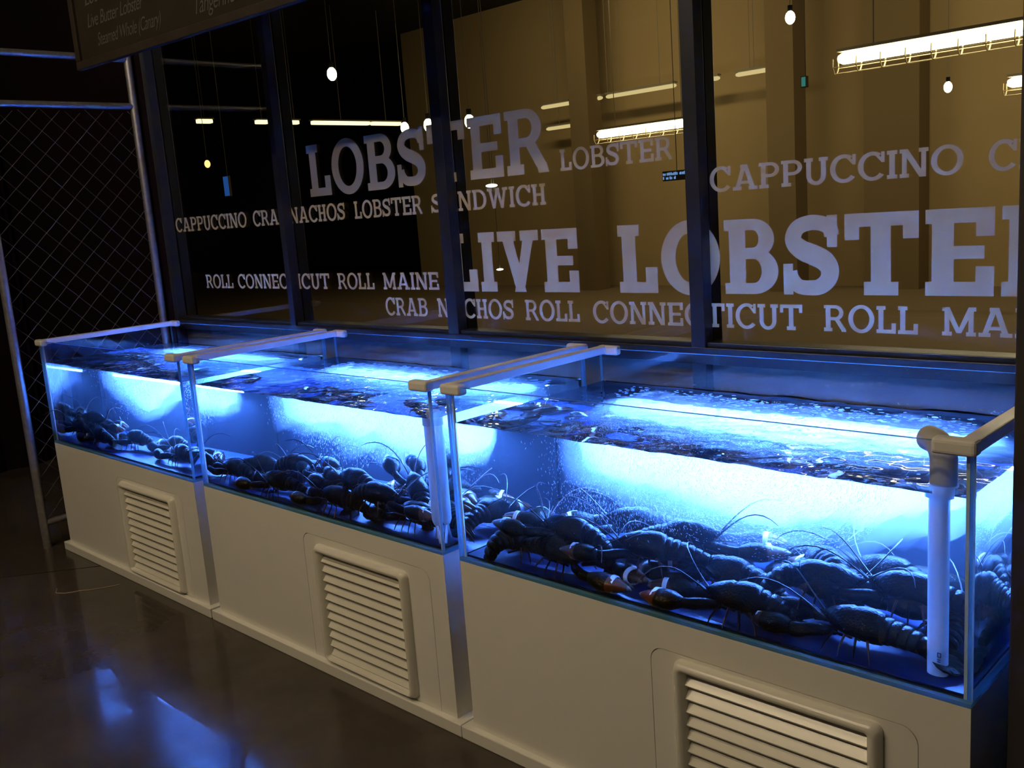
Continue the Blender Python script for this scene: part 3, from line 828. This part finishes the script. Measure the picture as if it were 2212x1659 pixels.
def word_mesh(text, x0, x1, z0, h, s, t, y, gap=0.07):
    gl = [glyph(c, s, t) for c in text]
    tot = sum(w for _q, w in gl) + gap*(len(gl)-1)
    kx = (x1 - x0) / tot
    m = MB(); cx = 0.0
    for Q, w in gl:
        for q in Q:
            y -= 0.00002
            m.add([(x0 + (cx + px)*kx, y, z0 + pz*h) for px, pz in q], [tuple(range(len(q)))])
        cx += w + gap
    return m
def lettering(label, words, z0, h, s, t):
    xs = min(w[1] for w in words)
    o = thing('window_lettering', label, 'lettering', (xs, YG - 0.005, z0), 0, 'grey vinyl lettering on the windows')
    for text, a, b in words:
        word_mesh(text, a - xs, b - xs, 0, h, s, t, 0).build('word', M_vinyl, o)
lettering('big grey word LOBSTER high on the dark window panes', [('LOBSTER', -1.237, 0.145)], 1.609, 0.215, 0.20, 0.155)
lettering('grey line CAPPUCCINO CRAB NACHOS LOBSTER SANDWICH under the big left LOBSTER', [('CAPPUCCINO', -2.475, -1.772), ('CRAB', -1.722, -1.44), ('NACHOS', -1.415, -1.001), ('LOBSTER', -0.941, -0.511), ('SANDWICH', -0.463, 0.121)], 1.502, 0.071, 0.175, 0.14)
lettering('grey line ROLL CONNECTICUT ROLL MAINE on the dark left panes', [('ROLL', -2.234, -1.969), ('CONNECTICUT', -1.925, -1.160), ('ROLL', -1.107, -0.854), ('MAINE', -0.797, -0.457)], 1.211, 0.068, 0.175, 0.14)
lettering('largest grey words LIVE LOBSTER across the tan lit panes', [('LIVE', -0.384, 0.244), ('LOBSTER', 0.412, 1.742)], 1.206, 0.214, 0.235, 0.165)
lettering('grey bottom line CRAB NACHOS ROLL CONNECTICUT ROLL MAINE under LIVE LOBSTER', [('CRAB', -0.796, -0.534), ('NACHOS', -0.477, -0.066), ('ROLL', -0.013, 0.238), ('CONNECTICUT', 0.294, 1.044), ('ROLL', 1.105, 1.360), ('MAINE', 1.419, 1.755)], 1.106, 0.072, 0.175, 0.14)
lettering('small grey word LOBSTER to the right of the big LOBSTER', [('LOBSTER', 0.191, 0.636)], 1.607, 0.069, 0.175, 0.14)
lettering('grey words CAPPUCCINO and the start of CRAB on the far right pane', [('CAPPUCCINO', 0.759, 1.468), ('CRAB', 1.523, 1.785)], 1.502, 0.070, 0.175, 0.14)

# ------------------------------------------------------------------ chain-link fence at the left
t = thing('chain_link_fence', 'galvanised pipe and chain-link fence panel at the left of the tanks', 'fence', (-2.62, 0, 0))
for y in (-0.062, 0.705):
    MB().tube([(0, y, 0), (0, y, 2.9)], 0.0205, 16).build('post', M_galv, t, smooth='auto')
for z in (0.128, 2.155, 2.39):
    MB().tube([(0, -0.060, z), (0, 0.703, z)], 0.017, 14).build('rail', M_galv, t, smooth='auto')
m = MB()
y0, y1, z0, z1, p = -0.045, 0.69, 0.14, 2.14, 0.108
k = -40
while k < 40:
    for sgn in (1, -1):
        # z = sgn*(y - y0) + c
        c = z0 + k*p
        ya, yb = y0, y1
        za, zb = c + sgn*(ya-y0), c + sgn*(yb-y0)
        pts = []
        n = 30
        for q in range(n+1):
            yy = ya + (yb-ya)*q/n; zz = za + (zb-za)*q/n
            if z0 <= zz <= z1: pts.append((0.003*math.sin(PI*(yy-y0)/p*2)*sgn, yy, zz))
        if len(pts) > 1: m.tube(pts, 0.0016, 5)
    k += 1
m.build('chain_link_mesh', M_wire, t)

# ------------------------------------------------------------------ chalkboard hanging at the upper left
ang = math.atan2(0.077, -0.301 + 1.597)
t = thing('chalkboard', 'dark framed chalkboard menu hanging at the upper left', 'sign', (-1.597, 0.0, 2.150), ang)
BW, BH = 1.9, 1.0
MB().box(0.02, BW-0.02, 0.008, 0.016, 0.02, BH-0.02).build('board', M_board, t)
f = MB().box(0, BW, -0.004, 0.02, 0, 0.032).box(0, BW, -0.004, 0.02, BH-0.032, BH).box(0, 0.032, -0.004, 0.02, 0.032, BH-0.032).box(BW-0.032, BW, -0.004, 0.02, 0.032, BH-0.032)
f.build('frame', M_boardframe, t, bevel=0.003)
for x in (0.3, BW-0.3):
    MB().tube([(x, 0.01, BH), (x, 0.01, 3.05)], 0.004, 6).build('hanging_wire', M_black, t)
def chalk(text, x, z, size, width):
    cu = bpy.data.curves.new('chalk', 'FONT'); cu.body = text; cu.size = size; cu.shear = 0.35; cu.extrude = 0.0005
    cu.space_character = 0.92
    tmp = bpy.data.objects.new('chalk', cu); COL.objects.link(tmp)
    dg = bpy.context.evaluated_depsgraph_get()
    me = bpy.data.meshes.new_from_object(tmp.evaluated_get(dg))
    bpy.data.objects.remove(tmp); bpy.data.curves.remove(cu)
    me.materials.clear(); me.materials.append(M_chalk)
    o = bpy.data.objects.new('chalk_writing', me); COL.objects.link(o)
    w = max(v.co.x for v in me.vertices) or 1.0
    o.parent = t; o.location = (x, 0.0072, z); o.rotation_euler = (PI/2, 0, 0); o.scale = (width/w, 1, 1)
chalk('Lobster', 0.11, 0.222, 0.070, 0.24)
chalk('Live Butter Lobster', 0.11, 0.142, 0.070, 0.42)
chalk('Steamed Whole (Canary)', 0.17, 0.068, 0.066, 0.46)
chalk('Tangerine Brew', 0.83, 0.062, 0.080, 0.40)

# ------------------------------------------------------------------ hall beyond the windows: columns and lamps
def column(x0, x1, y, label):
    tag(MB().box(x0, x1, y, y + 0.35, 0, 5.2).build('column', M_column), label, 'column', 'columns in the hall beyond the windows')
column(-8.50, -8.10, 11.2, 'brown column beyond the third pane, interrupting the row of strip lights')
column(-4.83, -4.40, 11.2, 'dark brown column behind the bulb in the fourth pane')
column(-3.58, -2.82, 11.6, 'broad brown column behind the long lamp, right of the narrow dark one')
def hall_tube(x0, x1, y, z, label, r=0.05, guard=True, mat=None):
    t = thing('fluorescent_lamp', label, 'lamp', (x0, y, z), 0, 'tube lamps in the hall')
    L = x1 - x0
    MB().tube([(0, 0, 0), (0.04, 0, 0), (L-0.04, 0, 0), (L, 0, 0)], [r*.6, r, r, r*.6], 12).build('tube', mat or M_tube, t, smooth='auto')
    MB().box(0, L, -0.05, 0.05, r + 0.005, r + 0.03).build('housing', M_housing, t)
    MB().tube([(0.3, 0, r + 0.03), (0.3, 0, 5.2 - z)], 0.006, 6).build('hanger', M_housing, t)
    MB().tube([(L-0.3, 0, r + 0.03), (L-0.3, 0, 5.2 - z)], 0.006, 6).build('hanger', M_housing, t)
    if guard:
        g = MB(); n = max(2, int(L/0.20))
        for k in range(n + 1):
            x = -0.03 + (L + 0.06)*k/n
            g.tube([(x, -0.05, 0), (x, -0.055, -0.07), (x, -0.02, -0.12), (x, 0.02, -0.12), (x, 0.055, -0.07), (x, 0.05, 0)], 0.006, 5)
        for yy, zz in ((-0.055, -0.07), (0.055, -0.07), (-0.02, -0.12), (0.02, -0.12)):
            g.tube([(-0.03, yy, zz), (L+0.03, yy, zz)], 0.004, 5)
        g.build('wire_guard', M_guard, t)
hall_tube(-1.530, 1.9, 6.5, 2.542, 'long bright caged tube lamp at the upper right, seen through the fourth pane')
hall_tube(-6.169, -4.50, 9.0, 2.396, 'bright caged tube lamp above the small LOBSTER word')
hall_tube(-0.940, 0.9, 9.0, 2.36, 'short end of a caged tube lamp at the right edge of the fourth pane')
hall_tube(-9.384, -8.72, 11.5, 3.198, 'dim strip lamp left of the column in the third pane', 0.032, False, M_tube_far)
hall_tube(-8.20, -8.02, 11.5, 3.198, 'shortest dim strip lamp, right of the column in the third pane', 0.032, False, M_tube_far)
hall_tube(-7.93, -6.55, 11.5, 3.198, 'longest dim strip lamp in the third pane', 0.032, False, M_tube_far)
hall_tube(-6.395, -5.765, 11.5, 3.198, 'dim strip lamp crossing behind the mullion of the fourth pane', 0.032, False, M_tube_far)
hall_tube(-5.48, -4.95, 11.5, 3.198, 'dim strip lamp ending at the dark column in the fourth pane', 0.032, False, M_tube_far)
hall_tube(-9.384, -8.45, 11.6, 2.83, 'faint strip lamp behind the letter R of the big LOBSTER', 0.03, False, M_tube_far)
def strip_lamp(x, y0, y1, z, label):
    t = thing('strip_lamp', label, 'lamp', (x, y0, z), 0, 'strip lamps in the dark part of the hall')
    L = y1 - y0
    MB().box(-0.05, 0.05, 0, L, -0.03, 0.03).build('diffuser', M_tube_mid, t, bevel=0.012)
    MB().box(-0.06, 0.06, -0.02, L + 0.02, 0.032, 0.055).build('housing', M_housing, t)
    MB().tube([(0, L/2, 0.055), (0, L/2, 5.2 - z)], 0.006, 6).build('hanger', M_housing, t)
strip_lamp(-12.0, 8.44, 9.68, 3.2, 'long strip lamp above the L of the big LOBSTER in the second pane')
strip_lamp(-12.0, 9.75, 10.42, 3.2, 'shorter strip lamp continuing the long one in the second pane')
strip_lamp(-12.0, 8.01, 8.15, 3.2, 'tiny strip lamp beside the mullion between the two dark panes')
strip_lamp(-12.0, 7.33, 7.55, 3.2, 'small strip lamp at the right of the first dark pane')
strip_lamp(-12.0, 6.27, 6.52, 3.2, 'strip lamp at the left of the first dark pane')
def bulb(x, y, z, r, label, mat=None, cage=True):
    t = thing('pendant_bulb', label, 'lamp', (x, y, z), 0, 'pendant bulbs in the hall')
    MB().ball((0, 0, 0), r, 12, 8, scale=(1, 1, 1.35)).build('bulb', mat or M_bulb, t, smooth=True)
    MB().tube([(0, 0, r*1.3), (0, 0, r*2.4)], r*.5, 10).build('socket', M_black, t)
    MB().tube([(0, 0, r*2.4), (0, 0, 5.2 - z)], 0.003, 6).build('cord', M_housing, t)
bulb(-1.712, 6.0, 2.873, 0.040, 'bare bulb at the top of the fourth pane in front of the narrow column')
bulb(-1.163, 8.0, 2.317, 0.038, 'bare bulb below the long caged tube lamp')
bulb(-5.331, 4.0, 2.855, 0.045, 'bare bulb high in the dark second pane')
bulb(-7.815, 4.0, 2.236, 0.032, 'small orange bulb in the first dark pane', M_bulb_orange)
bulb(-4.94, 4.5, 2.325, 0.040, 'bulb at the upper left of the letter S of the big LOBSTER')
bulb(-4.60, 4.5, 2.312, 0.045, 'bulb between the S and T of the big LOBSTER')
bulb(-4.05, 4.5, 2.285, 0.045, 'bulb at the top of the letter E of the big LOBSTER')
def disc_lamp(x, y, z, r, label):
    t = thing('disc_lamp', label, 'lamp', (x, y, z), 0, 'small round lamps in the hall')
    MB().ball((0, 0, 0), r, 14, 6, scale=(1, 1, 0.30)).build('diffuser', M_lampwhite, t, smooth=True)
    MB().tube([(0, 0, r*.3), (0, 0, 5.2 - z)], 0.003, 6).build('cord', M_housing, t)
disc_lamp(-3.336, 4.0, 1.690, 0.050, 'white round lamp above the W of SANDWICH')
disc_lamp(-3.312, 4.0, 1.006, 0.030, 'small round lamp between the I and V of LIVE')
def panel_sign(name, x0, x1, y, z0, z1, mat, label, lines=0):
    t = thing(name, label, 'sign', ((x0+x1)/2, y, 0.0))
    w = (x1 - x0)/2
    MB().box(-w - .006, w + .006, 0.004, 0.03, z0 - .006, z1 + .006).build('panel', M_column, t)
    m = MB()
    if lines:
        rr = random.Random(3); h = (z1 - z0)/lines
        for k in range(lines):
            zz = z1 - (k+1)*h; x = -w
            end = w if k == 0 else 0.0
            while x < end:
                l = rr.uniform(.006, .014)
                if rr.random() < .85: m.box(x, x + l*.6, 0, 0.003, zz + h*.15, zz + h*rr.uniform(.6, .9))
                x += l
    else: m.box(-w, w, 0, 0.003, z0, z1)
    m.build('lit_face', mat, t)
    MB().tube([(0, 0.03, z1), (0, 0.03, 5.2)], 0.003, 6).build('hanger', M_housing, t)
panel_sign('lit_sign', -1.650, -1.455, 4.0, 1.610, 1.665, M_sign_blue, 'small blue lit sign with tiny writing beside the mullion of the third pane', 2)
panel_sign('lit_screen', -7.52, -7.42, 4.0, 1.86, 2.07, M_screen_blue, 'narrow blue screen in the first dark pane')
panel_sign('lit_sign', -0.60, -0.575, 4.0, 2.10, 2.155, M_sign_cyan, 'tiny green blue lit sign right of the narrow column')

# ------------------------------------------------------------------ thin pale curved line on the floor
m = MB()
pts = [(-1.98, -0.265), (-1.93, -0.29), (-1.89, -0.268), (-1.86, -0.215), (-1.83, -0.18), (-1.80, -0.13), (-1.775, -0.075)]
m.tube([(x, y, 0.0015) for x, y in pts], 0.0013, 6)
tag(m.build('floor_squiggle', M_squiggle), 'thin pale line lying on the dark floor left of the leftmost cabinet', 'floor_squiggle')

# ------------------------------------------------------------------ lamps that light the places
def room_lamp(x0, x1, y, z, label):
    t = thing('ceiling_tube_light', label, 'lamp', (x0, y, z), 0, 'ceiling tube lights of the shop')
    L = x1 - x0
    MB().tube([(0, 0, 0), (L, 0, 0)], 0.03, 10).build('tube', M_room, t, smooth='auto')
    MB().box(-0.02, L + 0.02, -0.09, 0.09, 0.045, 0.08).build('housing', M_housing, t)
    MB().tube([(0.2, 0, 0.08), (0.2, 0, 5.2 - z)], 0.006, 6).build('hanger', M_housing, t)
    MB().tube([(L-0.2, 0, 0.08), (L-0.2, 0, 5.2 - z)], 0.006, 6).build('hanger', M_housing, t)
room_lamp(-2.0, 1.4, -2.3, 3.9, 'long ceiling tube light above the shop floor in front of the tanks')
room_lamp(-2.0, 1.4, -3.6, 3.9, 'second ceiling tube light farther from the tanks')

def area(name, loc, rot, size, size_y, color, energy):
    l = bpy.data.lights.new(name, 'AREA'); l.shape = 'RECTANGLE'; l.size = size; l.size_y = size_y
    l.color = color; l.energy = energy
    o = bpy.data.objects.new(name, l); COL.objects.link(o); o.location = loc; o.rotation_euler = rot
    return o
area('hall_wall_fill', (-6.8, 8.6, 5.0), (math.radians(38), 0, 0), 4.5, 0.3, (1.0, 0.80, 0.42), 66)  # unseen fill lamp added to brighten the tan wall
area('hall_wall_fill', (-0.6, 8.6, 5.0), (math.radians(38), 0, 0), 4.5, 0.3, (1.0, 0.80, 0.42), 62)  # second added fill for the right part of that wall
